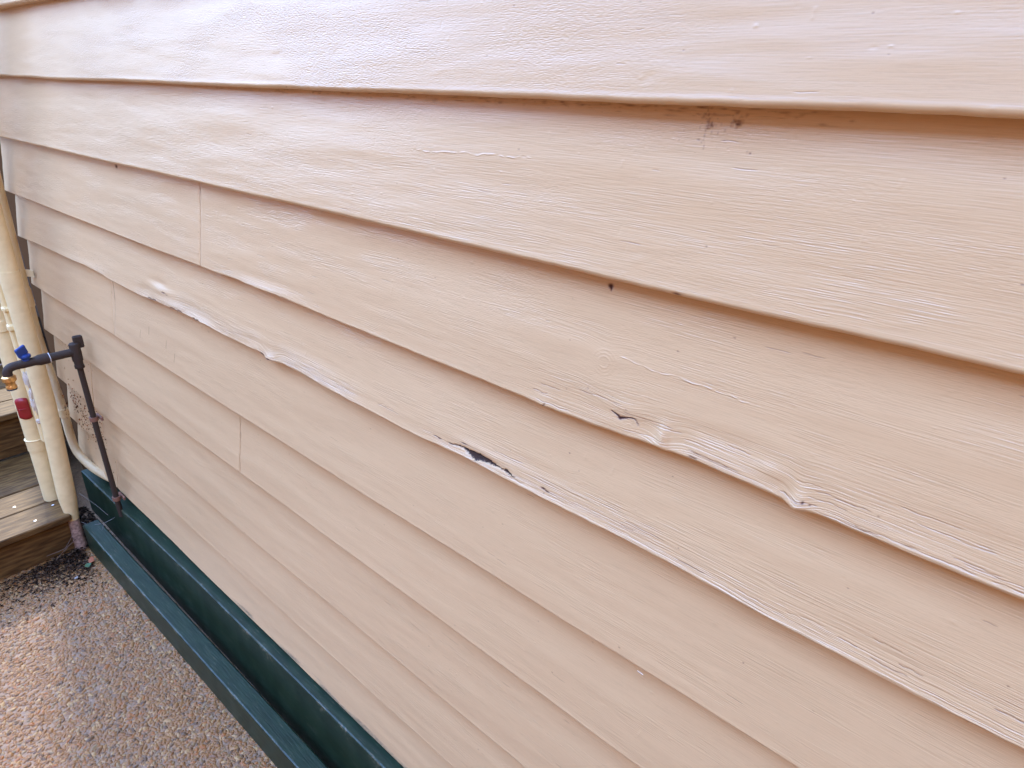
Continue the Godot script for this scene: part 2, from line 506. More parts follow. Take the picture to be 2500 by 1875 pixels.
	if k == 3:
		for q in [[-0.582, 0.0128, 0.004, 0.0005], [-0.575, 0.0118, 0.003, 0.0009], [-0.529, 0.0202, 0.004, 0.0006], [-0.397, 0.0134, 0.003, 0.0011], [-0.391, 0.0120, 0.003, 0.0008], [-0.553, 0.0118, 0.004, 0.0008]]:
			blob.call(q[0], q[1], q[2], q[3], -0.8, 1.1)
		blob.call(-1.420, 0.0294, 0.008, 0.0016, -0.9, 0.9)
		blob.call(-1.405, 0.0265, 0.006, 0.0012, -0.5, 0.4)
		for q in [[-1.385, -1.335, 0.0035], [-1.285, -1.262, 0.003], [-1.50, -1.46, 0.004], [-1.03, -1.0, 0.003]]:
			for j in 20: blob.call(lerpf(q[0], q[1], j / 19.0), q[2] + 0.0008 * sin(j * 0.5), 0.003, 0.0007, -0.7, 0.55)
		for j in 26: blob.call(rng.randf_range(-1.95, -1.72), 0.02 + rng.randfn(0.0, 0.008), 0.002, 0.0008, -0.3, 0.5 * rng.randf())
	if k == 4:
		for j in 40:
			var t := j / 39.0
			blob.call(-1.772 + 0.006 * sin(t * 4.0) - 0.012 * maxf(t - 0.6, 0.0), 0.148 - 0.145 * t, 0.0016, 0.003, -0.25, 0.4 if t < 0.35 else 0.16)
		for j in 24: blob.call(rng.randf_range(-1.55, -1.25), 0.152 - absf(rng.randfn(0.0, 0.007)), 0.004, 0.0018, 0.0, 0.14)
		for q in [[-1.57, 0.06], [-1.48, 0.05], [-1.44, 0.03], [-1.62, 0.04]]:
			for j in 7: blob.call(q[0] + j * 0.0006, q[1] + j * 0.003, 0.0011, 0.002, -0.15, 0.3)
	if k >= 6:  # litter and rust marks by the corner
		for j in 130:
			blob.call(-2.38 + absf(rng.randfn(0.0, 0.11)), h_row - 0.004 - absf(rng.randfn(0.0, 0.03)), rng.randf_range(0.001, 0.004), rng.randf_range(0.0006, 0.002), 0.15, rng.randf_range(0.1, 0.55))
		for j in 60:
			blob.call(rng.randf_range(-2.3, -1.2), rng.randf_range(-0.002, 0.006), rng.randf_range(0.002, 0.006), 0.0009, -0.2, rng.randf_range(0.05, 0.3))
	var wood := noise(1.0, sd + 21, 2)
	for iy in TH:
		var s := TS0 + TSH * (iy + 0.5) / TH
		for ixx in TW:
			var i := iy * TW + ixx
			var d := dirt[i]
			var c := Vector3(1, 1, 1)
			if d <= 0.0:
				c *= 1.0 + maxf(d, -0.08) * 0.4 - 0.03
			else:
				var t := minf(d, 1.0)
				c = Vector3(1, 1, 1) * 0.97 - Vector3(0.64, 0.76, 0.80) * t * 0.98
			if k == 8 and s < 0.016:  # grey undercoat where paint has peeled along the lowest edge
				var x8 := TX0 + TXW * ixx / TW
				if x8 > -1.6 and x8 < -0.6:
					var pe: float = (ml[i] - 128) / 60.0 + (g2[i] - 150) / 120.0 + 0.2 - s / 0.012
					if pe > 0.0: c = c.lerp(Vector3(0.62, 0.66, 0.72), clampf(pe * 4.0, 0.0, 0.85)); hgt[i] -= 0.25
			if k == 3 and ixx > 1360 and ixx < 1460 and iy < TH / 4:
				var x3 := TX0 + TXW * ixx / TW
				var r := rot(k, x3, s, wood)
				if r > 0.0:
					var fib := wood.get_noise_2d(x3 * 160.0, s * 2200.0) * 0.5 + 0.5
					c = c.lerp(Vector3(0.34, 0.25, 0.20) * (0.3 + 0.9 * fib), r)
					hgt[i] = lerpf(hgt[i], -1.6 + fib * 1.4, r)
			alb[i * 3] = int(clampf(c.x, 0.03, 1.0) * 255.0)
			alb[i * 3 + 1] = int(clampf(c.y, 0.03, 1.0) * 255.0)
			alb[i * 3 + 2] = int(clampf(c.z, 0.03, 1.0) * 255.0)
	var rgh := PackedByteArray()
	rgh.resize(TW * TH)
	for i in TW * TH:
		rgh[i] = int(clampf(0.33 + maxf(dirt[i] - 0.1, 0.0) * 1.2, 0.0, 1.0) * 255.0)
		if k == 3 and alb[i * 3] < 110: rgh[i] = 250
	var gi := Image.create_from_data(TW, TH, false, Image.FORMAT_L8, rgh)
	gi.resize(1024, 256)
	var hi := Image.create_from_data(TW, TH, false, Image.FORMAT_RF, hgt.to_byte_array())
	var ai := Image.create_from_data(TW, TH, false, Image.FORMAT_RGB8, alb)
	mutex.lock()
	row_images[k] = [hi, ai, gi]
	mutex.unlock()


func board(parent: Node3D, k: int, x0: float, x1: float, m: Material) -> void:
	var top: float = row_edge[k - 1] if row_edge.has(k - 1) else row_edge[k] + 0.15
	var h: float = top - row_edge[k]
	var r := 0.0055 if k <= 1 else 0.004
	var fine := k == 2 or k == 3
	var xs := []
	var x := x0
	while x < x1 - 0.0008:
		xs.append(x)
		var st := 0.014
		if x > 0.3: st = 0.05
		elif fine and x > -0.62: st = 0.0024
		elif fine and x > -1.65: st = 0.005
		elif x > -0.9: st = 0.008
		x += st
	xs.append(x1)
	var prof := []   # [height on the face, z, texture height]
	var s := h + 0.022
	while s > r:
		prof.append([s, -LAP * s / h, s])
		s -= (0.0016 if fine else 0.003) if s < 0.05 else 0.005
	for j in 7:
		var a := PI / 2 * j / 6.0
		prof.append([r - r * sin(a), -r + r * cos(a) - LAP * r / h * 0.5, r - r * a])
	prof.append([0.0, -LAP - 0.005, -0.012])
	var e2: Array = edge_row2 if k == 2 else edge_row3 if k == 3 else []
	var wob := noise(1.0, 300 + k, 3)
	var b := MB.new()
	var np := prof.size()
	var wood := noise(1.0, 100 + k * 17 + 21, 2)
	var up := wob.get_noise_2d(x0 * 7.0, 77.0) * 0.003
	var proud := absf(wob.get_noise_2d(x0 * 5.0, 33.0)) * 0.003
	for xx in xs:
		var dy := wob.get_noise_2d(xx * 1.6, 3.0) * 0.0022 + wob.get_noise_2d(xx * 26.0, 9.0) * 0.0005
		if e2.size(): dy = table(e2, xx) * 0.001 + wob.get_noise_2d(xx * 30.0, 9.0) * 0.0007
		var end_round := 0.0
		var de := minf(xx - x0, x1 - xx)
		if de < 0.003: end_round = (0.003 - de) * 0.35
		for q in prof:
			var sq: float = q[0]
			var z: float = q[1] + wob.get_noise_2d(xx * 2.0, sq * 14.0 + 40.0) * 0.0012
			if sq < 0.12: z += swell(k, xx, q[2])
			if q[2] < -0.008: z = q[1]
			if k == 3: z -= rot(k, xx, sq, wood) * 0.0026
			z -= end_round
			b.vert(Vector3(xx, row_edge[k] + sq + (dy + up) * exp(-pow(sq / 0.035, 2.0)), z + proud * exp(-pow(sq / 0.09, 2.0))), Vector2((xx - TX0) / TXW, clampf((q[2] - TS0) / TSH, 0.01, 0.99)))
	for i in xs.size() - 1:
		for j in np - 1:
			var a := i * np + j
			b.tri(a, a + np, a + 1)
			b.tri(a + 1, a + np, a + np + 1)
	b.smooth()
	if b.n[2].z < 0: b.turn_over()
	for e in [0, xs.size() - 1]:  # ends
		var out := Vector3(-1 if e == 0 else 1, 0, 0)
		for j in np - 2:
			var p: Vector3 = b.v[e * np + j]
			var q: Vector3 = b.v[e * np + j + 1]
			b.poly([p, q, Vector3(q.x, q.y, -0.026), Vector3(p.x, p.y, -0.026)], out)
	var o := put("weatherboard", b.mesh(), m, parent)
	if k == 3 and x0 < -0.5 and x1 > -0.5: o.set_meta("label", "weatherboard with an open rot hole and a swollen lower edge")
	if k == 2 and x0 < -0.2 and x1 > -0.2: o.set_meta("label", "weatherboard with two swollen knots and a short dark split")


# ---------------------------------------------------------------- the scene
func _ready() -> void:
	# camera, sky, sun, exposure
	var cam := Camera3D.new()
	cam.name = "camera"
	cam.position = Vector3(0, 0.0112, 0.5199)
	cam.basis = Basis.from_euler(Vector3(-0.425, 0.7111, 0.028))
	cam.fov = 60.6
	cam.near = 0.02
	cam.far = 300.0
	add_child(cam)
	cam.current = true
	var env := Environment.new()
	env.background_mode = Environment.BG_SKY
	var sky := Sky.new()
	var ps := ProceduralSkyMaterial.new()
	ps.sky_top_color = Color(0.58, 0.73, 1.0)
	ps.sky_horizon_color = Color(0.78, 0.80, 0.78)
	ps.sky_curve = 0.19
	ps.sky_energy_multiplier = 3.3
	ps.ground_bottom_color = Color(0.4, 0.35, 0.3)
	ps.ground_horizon_color = Color(0.6, 0.58, 0.55)
	sky.sky_material = ps
	env.sky = sky
	env.tonemap_mode = Environment.TONE_MAPPER_LINEAR
	env.tonemap_exposure = 0.65
	env.sdfgi_enabled = true
	env.ssao_enabled = true
	env.ssil_enabled = true
	var we := WorldEnvironment.new()
	we.name = "world_environment"
	we.environment = env
	add_child(we)
	var sun := DirectionalLight3D.new()
	sun.name = "sun"
	sun.light_energy = 1.5
	sun.light_color = Color(1.0, 0.93, 0.82)
	sun.light_angular_distance = 2.5
	sun.shadow_enabled = true
	add_child(sun)
	sun.look_at_from_position(Vector3(-0.8, 0.56, -0.2), Vector3.ZERO)

	make_materials()
	build_ground()
	build_wall()
	build_plinth()
	build_steps()
	build_pipes()
	build_tap()
	build_litter()
	build_surroundings()


var paint_base := lin(0.69, 0.430, 0.207)


func make_materials() -> void:
	var pipe := mat(Color(1, 1, 1), 0.42)
	pipe.albedo_texture = tint(noise(0.02, 5, 4), lin(0.76, 0.56, 0.27), lin(0.85, 0.64, 0.32))
	pipe.heightmap_enabled = true
	pipe.heightmap_texture = bump(noise(0.05, 6, 3))
	pipe.heightmap_scale = 0.06
	mats.pipe = triplanar(pipe, 5.0)
	mats.conduit = mat(lin(0.72, 0.53, 0.28), 0.5)
	mats.trim = triplanar(mat(lin(0.11, 0.055, 0.024), 0.9, 0.05), 3.0)
	mats.stain = mat(lin(0.06, 0.035, 0.02), 0.7, 0.3)
	mats.dark = mat(lin(0.03, 0.024, 0.02), 0.9)
	mats.bronze = mat(lin(0.050, 0.033, 0.023), 0.6, 0.3)
	mats.bronze.heightmap_enabled = true
	mats.bronze.heightmap_texture = bump(noise(0.12, 8, 3))
	mats.bronze.heightmap_scale = 0.05
	mats.bronze = triplanar(mats.bronze, 14.0)
	mats.brass = mat(lin(0.80, 0.46, 0.16), 0.28)
	mats.brass.metallic = 0.9
	mats.rubber = mat(lin(0.02, 0.02, 0.02), 0.6)
	mats.blue = mat(lin(0.012, 0.045, 0.20), 0.4)
	mats.red = mat(lin(0.28, 0.012, 0.012), 0.4)
	mats.tape = mat(lin(0.75, 0.75, 0.75), 0.5)
	mats.copper = mat(lin(0.22, 0.10, 0.06), 0.5)
	mats.sealant = mat(lin(0.62, 0.50, 0.38), 0.6, 0.3)
	mats.sealant.heightmap_enabled = true
	mats.sealant.heightmap_texture = bump(noise(0.08, 13, 3))
	mats.sealant.heightmap_scale = 0.15
	mats.sealant = triplanar(mats.sealant, 12.0)
	mats.steel = mat(lin(0.6, 0.58, 0.55), 0.35)
	mats.steel.metallic = 0.9
	# old foot of the downpipe, pinkish and dirty
	mats.foot = mat(Color(1, 1, 1), 0.6)
	mats.foot.albedo_texture = tint(noise(0.03, 15, 4), lin(0.16, 0.09, 0.06), lin(0.52, 0.33, 0.24))
	mats.foot = triplanar(mats.foot, 9.0)
	# weathered oiled decking
	mats.deck = []
	for j in 3:
		var d := mat(Color(1, 1, 1), 0.45, 0.25)
		d.albedo_texture = tint(noise(0.07, 31 + j * 7, 4), lin(0.075, 0.036, 0.013), lin(0.19, 0.098, 0.032), 80, 256, 512, 256)
		d.heightmap_enabled = true
		d.heightmap_texture = bump(noise(0.10, 32 + j * 7, 4), 60, 256, 512, 256)
		d.heightmap_scale = 0.09
		d.uv1_scale = Vector3(1.6, 3.2, 1)
		d.uv1_offset = Vector3(0.23 * j, 0.31 * j, 0)
		mats.deck.append(d)
	# green painted timber with rubbed arrises
	mats.green = green_paint(41)
	mats.green_upper = green_paint(47)
	var gp := mat(Color(1, 1, 1), 0.55)
	gp.albedo_texture = tint(noise(0.05, 61, 4), lin(0.19, 0.10, 0.045), lin(0.27, 0.145, 0.065))
	gp.heightmap_enabled = true
	gp.heightmap_texture = bump(noise(0.12, 62, 4))
	gp.heightmap_scale = 0.25
	mats.cement = triplanar(gp, 3.0)


func green_paint(sd: int) -> StandardMaterial3D:
	# v runs up the front face, over the worn edge (0.5) and back across the top
	var w := 2048
	var h := 128
	var a := stretched(noise(0.06, sd, 4), 512, 64, w, h)
	var c := stretched(noise(0.25, sd + 1, 3), 1024, 128, w, h)
	var st := stretched(noise(0.2, sd + 2, 3), 160, 128, w, h)
	var out := PackedByteArray()
	out.resize(w * h * 3)
	var dark := lin(0.011, 0.024, 0.010)
	var lite := lin(0.016, 0.032, 0.014)
	var chip := lin(0.24, 0.16, 0.10)
	for y in h:
		var v := (y + 0.5) / h
		for x in w:
			var i := y * w + x
			var col := dark.lerp(lite, clampf((a[i] - 90) / 80.0, 0.0, 1.0))
			var worn: float = (c[i] - 128) / 60.0 + (a[i] - 140) / 70.0 - absf(v - 0.52) * 14.0
			if v > 0.52: worn = maxf(worn, (st[i] - 176) / 50.0 + (c[i] - 150) / 200.0)
			var splash: float = (st[i] - 150) / 60.0 + (a[i] - 128) / 80.0 - v * 2.2
			if v < 0.48 and splash > 0.0: col = col.lerp(lin(0.10, 0.075, 0.05), clampf(splash * 0.5, 0.0, 0.35))
			if worn > 0.0: col = col.lerp(chip, clampf(worn * 0.9, 0.0, 0.6))
			out[i * 3] = int(col.r * 255); out[i * 3 + 1] = int(col.g * 255); out[i * 3 + 2] = int(col.b * 255)
	var m := mat(Color(1, 1, 1), 0.45, 0.45)
	m.albedo_texture = ImageTexture.create_from_image(Image.create_from_data(w, h, false, Image.FORMAT_RGB8, out))
	m.heightmap_enabled = true
	m.heightmap_texture = bump(noise(0.12, sd + 4, 3), 300, 128, 1024, 128)
	m.heightmap_scale = 0.04
	return m


func build_ground() -> void:
	var m := MB.new()
	m.poly([Vector3(-60, GROUND, -60), Vector3(60, GROUND, -60), Vector3(60, GROUND, 60), Vector3(-60, GROUND, 60)], Vector3.UP)
	tag(put("ground", m.mesh(), mats.cement), "pinkish exposed aggregate concrete path beside the wall", "", "", "structure")
	# the stones standing in it, near the camera
	var rng := RandomNumberGenerator.new()
	rng.seed = 77
	var cols := [lin(0.46, 0.32, 0.22), lin(0.38, 0.25, 0.17), lin(0.55, 0.42, 0.32), lin(0.30, 0.20, 0.15), lin(0.40, 0.36, 0.34), lin(0.50, 0.27, 0.15), lin(0.62, 0.53, 0.45), lin(0.20, 0.15, 0.13)]
	for kind in 2:
		var st := MB.new()
		var nz := noise(1.0, 80 + kind, 2)
		var rows := 5
		var segs := 9
		for a in rows + 1:
			var th := PI * 0.5 * a / rows
			for b in segs:
				var ph := TAU * b / segs
				var d := Vector3(sin(th) * cos(ph), cos(th), sin(th) * sin(ph))
				var rr := 1.0 + 0.3 * nz.get_noise_3d(d.x * 1.3, d.y * 1.3, d.z * 1.3)
				st.vert(Vector3(d.x * rr, d.y * 0.8 * rr, d.z * rr))
		for a in rows:
			for b in segs:
				var p := a * segs + b
				var q := a * segs + (b + 1) % segs
				st.tri(p, q, p + segs)
				st.tri(q, q + segs, p + segs)
		st.smooth()
		if st.n[0].y < 0: st.turn_over()
		var mm := MultiMesh.new()
		mm.transform_format = MultiMesh.TRANSFORM_3D
		mm.use_colors = true
		mm.mesh = st.mesh()
		var where := []
		var tints := []
		var z := 0.10
		while z < 1.5:
			var x := -2.25
			while x < 0.2:
				if rng.randf() < 0.50 and not (z > 1.0 and x < -1.9):
					var s := rng.randf_range(0.0030, 0.0054) * (1.35 if rng.randf() < 0.08 else 1.0)
					var bs := Basis(Vector3.UP, rng.randf() * TAU) * Basis(Vector3.RIGHT, rng.randf_range(-0.35, 0.35))
					bs = bs.scaled_local(Vector3(s * rng.randf_range(0.9, 1.6), s * rng.randf_range(0.5, 0.9), s * rng.randf_range(0.7, 1.0)))
					where.append(Transform3D(bs, Vector3(x + rng.randf_range(-0.003, 0.003), GROUND - 0.0006, z + rng.randf_range(-0.003, 0.003))))
					var c: Color = cols[rng.randi() % cols.size()]
					if rng.randf() < 0.5: c = cols[0].lerp(cols[1], rng.randf())
					c = c.srgb_to_linear()
					tints.append(Color(c.r * 0.62, c.g * 0.40, c.b * 0.175))
				x += 0.0066
			z += 0.0066
		mm.instance_count = where.size()
		for i in where.size():
			mm.set_instance_transform(i, where[i])
			mm.set_instance_color(i, tints[i])
		var pm := mat(Color(1, 1, 1), 0.42, 0.4)
		pm.vertex_color_use_as_albedo = true
		var o := MultiMeshInstance3D.new()
		o.name = "aggregate_stones"
		o.multimesh = mm
		o.material_override = pm
		add_child(o, true)
		tag(o, "small tan and grey stones set in the concrete path", "gravel" , "", "stuff")


func build_wall() -> void:
	var ids := range(0, 10)
	var task := WorkerThreadPool.add_group_task(paint_row, ids.size())
	WorkerThreadPool.wait_for_group_task_completion(task)
	var wall := thing("weatherboard_wall", "cream painted weatherboard wall with rotten lower edges on two boards", "wall")
	var joints := {2: [-1.213], 4: [-1.785], 5: [-1.197], 6: [-2.128], 7: [-2.135], 8: [-2.105], 0: [0.9], 1: [1.1], 3: [0.8], -1: [0.6]}
	for k in range(-2, 9):
		var pic: Array = row_images[maxi(k, -1)]
		var m := mat(paint_base, 1.0, 0.6)
		m.roughness_texture = ImageTexture.create_from_image(pic[2])
		m.roughness_texture_channel = BaseMaterial3D.TEXTURE_CHANNEL_RED
		m.albedo_texture = ImageTexture.create_from_image(pic[1])
		m.heightmap_enabled = true
		m.heightmap_texture = ImageTexture.create_from_image(pic[0])
		m.heightmap_scale = 0.1
		var x := LEFT
		for j in joints.get(k, []):
			board(wall, k, x, j - 0.0007, m)
			x = j + 0.0007
		board(wall, k, x, RIGHT, m)
	# boards above the picture, plain
	var y := 0.45
	var plain := mat(paint_base, 0.4)
	for j in 7:
		var b := MB.new()
		b.bbox(Vector3((LEFT + RIGHT) / 2, y + 0.075, -0.012), Vector3(RIGHT - LEFT, 0.17, 0.012), 0.003, Basis(Vector3.RIGHT, 0.1))
		put("weatherboard", b.mesh(), plain, wall)
		y += 0.15
	box_part("wall_frame", Vector3((LEFT + RIGHT) / 2 + 0.9, 0.1, -2.05), Vector3(RIGHT - LEFT + 1.76, 3.0, 4.0), mats.dark, wall, 0.01)
	box_part("corner_stop", Vector3(LEFT - 0.103, 0.12, -0.065), Vector3(0.20, 3.05, 0.05), mats.trim, wall, 0.003)
	# the dark stained wall set back beyond the corner
	for j in 17:
		box_part("wall_plank", Vector3(LEFT - 0.755, GROUND + 0.09 + j * 0.18, -0.19 - 0.004 * (j % 2)), Vector3(1.11, 0.174, 0.03), mats.stain, wall, 0.004)
	box_part("wall_frame", Vector3(LEFT - 0.70, 0.12, -2.15), Vector3(1.2, 3.05, 3.85), mats.dark, wall, 0.01)
	# eave
	var eave := mat(lin(0.60, 0.42, 0.24), 0.7)
	box_part("eave", Vector3(0.6, 1.72, -1.93), Vector3(6.6, 0.14, 5.06), eave, wall, 0.01)
	# chip of loose white paint on the edge
	var chip := mat(lin(0.75, 0.62, 0.45), 0.7, 0.3)
	box_part("paint_flake", Vector3(-0.241, -0.5955, 0.0015), Vector3(0.008, 0.0022, 0.0008), chip, wall, 0.0003, Basis(Vector3.BACK, -0.12) * Basis(Vector3.RIGHT, 0.4))


# a squared timber along x whose texture wraps over its worn front arris
func sleeper(called: String, x0: float, x1: float, y0: float, y1: float, z0: float, z1: float, m: Material, sag: Callable) -> MeshInstance3D:
	var b := MB.new()
	var c := 0.004
	var prof := [[y0, z1, 0.02], [y1 - c, z1, 0.49], [y1 - c * 0.3, z1 - c * 0.3, 0.52], [y1, z1 - c, 0.55], [y1, z0 + c, 0.97], [y1 - c, z0, 0.98], [y0, z0, 0.99]]
	var nz := noise(1.0, 55, 2)
	var steps := int((x1 - x0) / 0.03)
	for i in steps + 1:
		var x := lerpf(x0, x1, float(i) / steps)
		for q in prof:
			var d: Vector2 = sag.call(x)
			var j := nz.get_noise_2d(x * 30.0, q[2] * 20.0) * 0.0009
			b.vert(Vector3(x, q[0] + (d.x if q[0] > y0 else 0.0) + j, q[1] + d.y + j), Vector2((x - x0) / 2.6, 1.0 - q[2]))
	var np := prof.size()
	# flat shading: unshare
	var f := MB.new()
	for i in steps:
		for j in np - 1:
			var a := i * np + j
			var ids := [a, a + np, a + np + 1, a + 1]
			var pts := []
			var us := []
			for t in ids: pts.append(b.v[t]); us.append(Vector2(b.uv[t].x, 1.0 - b.uv[t].y))
			f.poly(pts, Vector3(0, 1, 1) if j < 4 else Vector3(0, 1, -1), us)
	for e in [0, steps]:
		var ring := []
		var us := []
		for j in np: ring.append(b.v[e * np + j]); us.append(Vector2(0.3, 0.2 + 0.02 * j))
		f.poly(ring, Vector3(-1 if e == 0 else 1, 0, 0), us)
	return put(called, f.mesh(), m)


func build_plinth() -> void:
	var up := sleeper("plinth_board", -2.40, RIGHT, GROUND + 0.002, -1.212, -0.022, 0.022, mats.green_upper, func(x: float) -> Vector2: return Vector2(-0.035 * clampf((-1.5 - x) / 0.85, 0.0, 1.0) + 0.006 * clampf((x + 1.4) / 0.4, 0.0, 1.0), 0.0))
	tag(up, "dark green painted plinth board directly under the lowest weatherboard", "plinth board")
	var lo := sleeper("sleeper", -2.165, RIGHT, GROUND + 0.002, -1.318, 0.056, 0.103, mats.green, func(x: float) -> Vector2: return Vector2(0.006 * clampf((-1.9 - x) / 0.3, 0.0, 1.0), 0.004 * sin(x * 2.0)))
	tag(lo, "dark green painted timber sleeper lying on the path in front of plinth", "sleeper")


func build_steps() -> void:
	var t := thing("timber_steps", "brown timber steps with wide tread boards beside the pipes", "steps", Vector3(-2.2, GROUND, 0.6))
	var off := -t.position
	var z0 := 0.128
	var z1 := 1.35
	var nose := -2.168
	var y := -1.263
	var n := 0
	var rng := RandomNumberGenerator.new()
	rng.seed = 9
	for s in 3:
		var count := 4 if s < 2 else 9
		var x := nose
		for j in count:
			var w := 0.134
			var m: Material = mats.deck[n % 3]
			var za: float = z0 if s == 0 and j < 2 else 0.07 if s == 0 else -0.15
			box_part("tread_board", Vector3(x - w / 2, y - 0.011 + rng.randf_range(-0.0006, 0.0006), (za + z1) / 2) + off, Vector3(w - 0.005, 0.022, z1 - za), m, t, 0.003)
			n += 1
			x -= w + 0.0005
		# riser boards under the nosing
		var rx := nose - 0.030
		var zr := z0 + 0.005 if s == 0 else -0.15
		box_part("riser_board", Vector3(rx - 0.01, y - 0.022 - 0.0605, (zr + z1) / 2) + off, Vector3(0.02, 0.121 if s == 0 else 0.118, z1 - zr), mats.deck[(n + 1) % 3], t, 0.002)
		if s > 0:
			box_part("riser_board", Vector3(rx - 0.012, y - 0.022 - 0.135, (zr + z1) / 2) + off, Vector3(0.02, 0.034, z1 - zr), mats.deck[n % 3], t, 0.002)
		nose -= count * 0.1345 - 0.030
		y += 0.176
	# body under the treads
	box_part("stringer", Vector3(-2.62, GROUND + 0.063, z1 - 0.03) + off, Vector3(0.82, 0.12, 0.04), mats.deck[0], t, 0.003)
	box_part("stringer", Vector3(-2.37, GROUND + 0.063, z0 + 0.03) + off, Vector3(0.32, 0.12, 0.04), mats.deck[0], t, 0.003)
	# screws
	for q in [[-2.215, 0.213], [-2.345, 0.235], [-2.215, 0.75], [-2.345, 0.76], [-2.47, 0.3]]:
		lathe_part("screw", Vector3(q[0], -1.2632, q[1]) + off, Vector3.UP, [[-0.004, 0.0046], [0.0006, 0.0046], [0.0006, 0.0046], [0.0011, 0.0038], [0.0011, 0.0038], [0.0012, 0.0]], mats.steel, t, 14)
		box_part("screw_slot", Vector3(q[0], -1.2621, q[1]) + off, Vector3(0.006, 0.0006, 0.0012), mats.dark, t, 0.0001, Basis(Vector3.UP, q[1] * 9.0))


func build_pipes() -> void:
	# downpipe nearest the wall, with a thinner foot
	var a := thing("downpipe", "cream downpipe nearest the wall end with a thin dirty foot on the path", "downpipe", Vector3(-2.2, GROUND, 0.117))
	var o := -a.position
	tube_part("pipe", [Vector3(-2.2, 0.75, 0.085) + o, Vector3(-2.2, -0.5, 0.097) + o, Vector3(-2.2, -0.9, 0.101) + o, Vector3(-2.2, -1.19, 0.117) + o, Vector3(-2.2, -1.225, 0.118) + o, Vector3(-2.198, -1.275, 0.1195) + o, Vector3(-2.197, -1.295, 0.120) + o], [0.0245, 0.0245, 0.0248, 0.0252, 0.0245, 0.019, 0.0165], mats.pipe, a, 40)
	tube_part("pipe_foot", [Vector3(-2.197, -1.295, 0.120) + o, Vector3(-2.193, -1.36, 0.121) + o, Vector3(-2.19, -1.415, 0.122) + o], [0.0162, 0.0165, 0.0175], mats.foot, a, 28)
	lathe_part("coupling", Vector3(-2.2, -0.485, 0.0968) + o, Vector3(0, -1, 0.010).normalized(), [[0, 0.0245], [0, 0.0262], [0, 0.0262], [0.018, 0.0264], [0.06, 0.0250]], mats.pipe, a, 40)
	# waste pipe standing on the tread
	var b := thing("waste_pipe", "cream waste pipe standing on the timber tread left of the downpipe", "pipe", Vector3(-2.32, -1.263, 0.134))
	o = -b.position
	tube_part("pipe", [Vector3(-2.33, 0.75, 0.118) + o, Vector3(-2.32, -0.6, 0.129) + o, Vector3(-2.32, -1.264, 0.134) + o], [0.0250, 0.0250, 0.0250], mats.pipe, b, 40)
	lathe_part("coupling", Vector3(-2.32, -0.645, 0.1295) + o, Vector3(0, -1, 0.008), [[0, 0.0250], [0.002, 0.0268], [0.002, 0.0268], [0.03, 0.0270], [0.03, 0.0270], [0.031, 0.0275], [0.034, 0.0275], [0.036, 0.0250]], mats.pipe, b, 40)
	lathe_part("coupling", Vector3(-2.32, -1.038, 0.1325) + o, Vector3(0, -1, 0.008), [[0, 0.0250], [0.0005, 0.0285], [0.002, 0.0288], [0.004, 0.0282], [0.004, 0.0272], [0.04, 0.0268], [0.044, 0.0250]], mats.pipe, b, 40)
	# narrow strip between the two
	var c := thing("cream_strip", "narrow cream strip with white filler between the downpipe and the waste pipe", "strip", Vector3(-2.25, -1.03, 0.122))
	o = -c.position
	box_part("strip", Vector3(-2.252, -0.13, 0.113) + o, Vector3(0.022, 1.8, 0.018), mats.pipe, c, 0.004, Basis(Vector3.RIGHT, -0.008))
	box_part("strip_clip", Vector3(-2.246, -0.600, 0.1185) + o, Vector3(0.026, 0.015, 0.022), mats.pipe, c, 0.004)
	box_part("strip_clip", Vector3(-2.246, -0.655, 0.1190) + o, Vector3(0.026, 0.020, 0.022), mats.pipe, c, 0.004)
	# white filler smeared on the strip
	for q in [[-0.815, 0.030, 0.009, 0.0], [-0.865, 0.020, 0.006, 0.002], [-0.900, 0.026, 0.008, 0.002], [-0.955, 0.010, 0.009, 0.0]]:
		var s := MB.new()
		var nz := noise(1.0, int(q[0] * -1000), 2)
		var rows := 12
		var segs := 16
		for i in rows + 1:
			for j in segs + 1:
				var th := PI * i / rows
				var ph := TAU * j / segs
				var d := Vector3(sin(th) * cos(ph), cos(th), sin(th) * sin(ph))
				var rr := 1.0 + 0.6 * nz.get_noise_3d(d.x * 1.6, d.y * 3.0, d.z * 1.6)
				s.vert(Vector3(d.x * 0.010, d.y * q[1], d.z * q[2]) * rr + Vector3(-2.244, q[0], 0.1195 + q[3]) + o)
		for i in rows:
			for j in segs:
				var p := i * (segs + 1) + j
				s.tri(p, p + 1, p + segs + 1); s.tri(p + 1, p + segs + 2, p + segs + 1)
		s.smooth()
		if s.n[rows / 2 * (segs + 1)].x < 0: s.turn_over()
		put("white_filler", s.mesh(), mats.sealant, c)
	# red plastic cap
	var r := thing("red_cap", "dark red plastic cap fixed on the waste pipe below the tap", "cap", Vector3(-2.29, -0.93, 0.145))
	o = -r.position
	var m := MB.new()
	var na := 14
	var nyy := 12
	for i in na + 1:
		for j in nyy + 1:
			var th := lerpf(-0.25, 1.15, float(i) / na)   # round the pipe from +x towards +z
			var e := minf(minf(i, na - i) / 2.0, minf(j, nyy - j) / 2.0)
			var rad: float = 0.0240 + 0.0085 * (1.0 - pow(1.0 - minf(e, 1.0), 2.0))
			var yy := lerpf(0.038, -0.038, float(j) / nyy) * (1.0 - 0.14 * pow(absf(i / float(na) * 2.0 - 1.0), 2.0))
			m.vert(Vector3(-2.32 + cos(th) * rad, -0.927 + yy, 0.131 + sin(th) * rad) + o)
	for i in na:
		for j in nyy:
			var p := i * (nyy + 1) + j
			m.tri(p, p + nyy + 1, p + 1); m.tri(p + 1, p + nyy + 1, p + nyy + 2)
	m.smooth()
	if m.n[90].x < 0: m.turn_over()
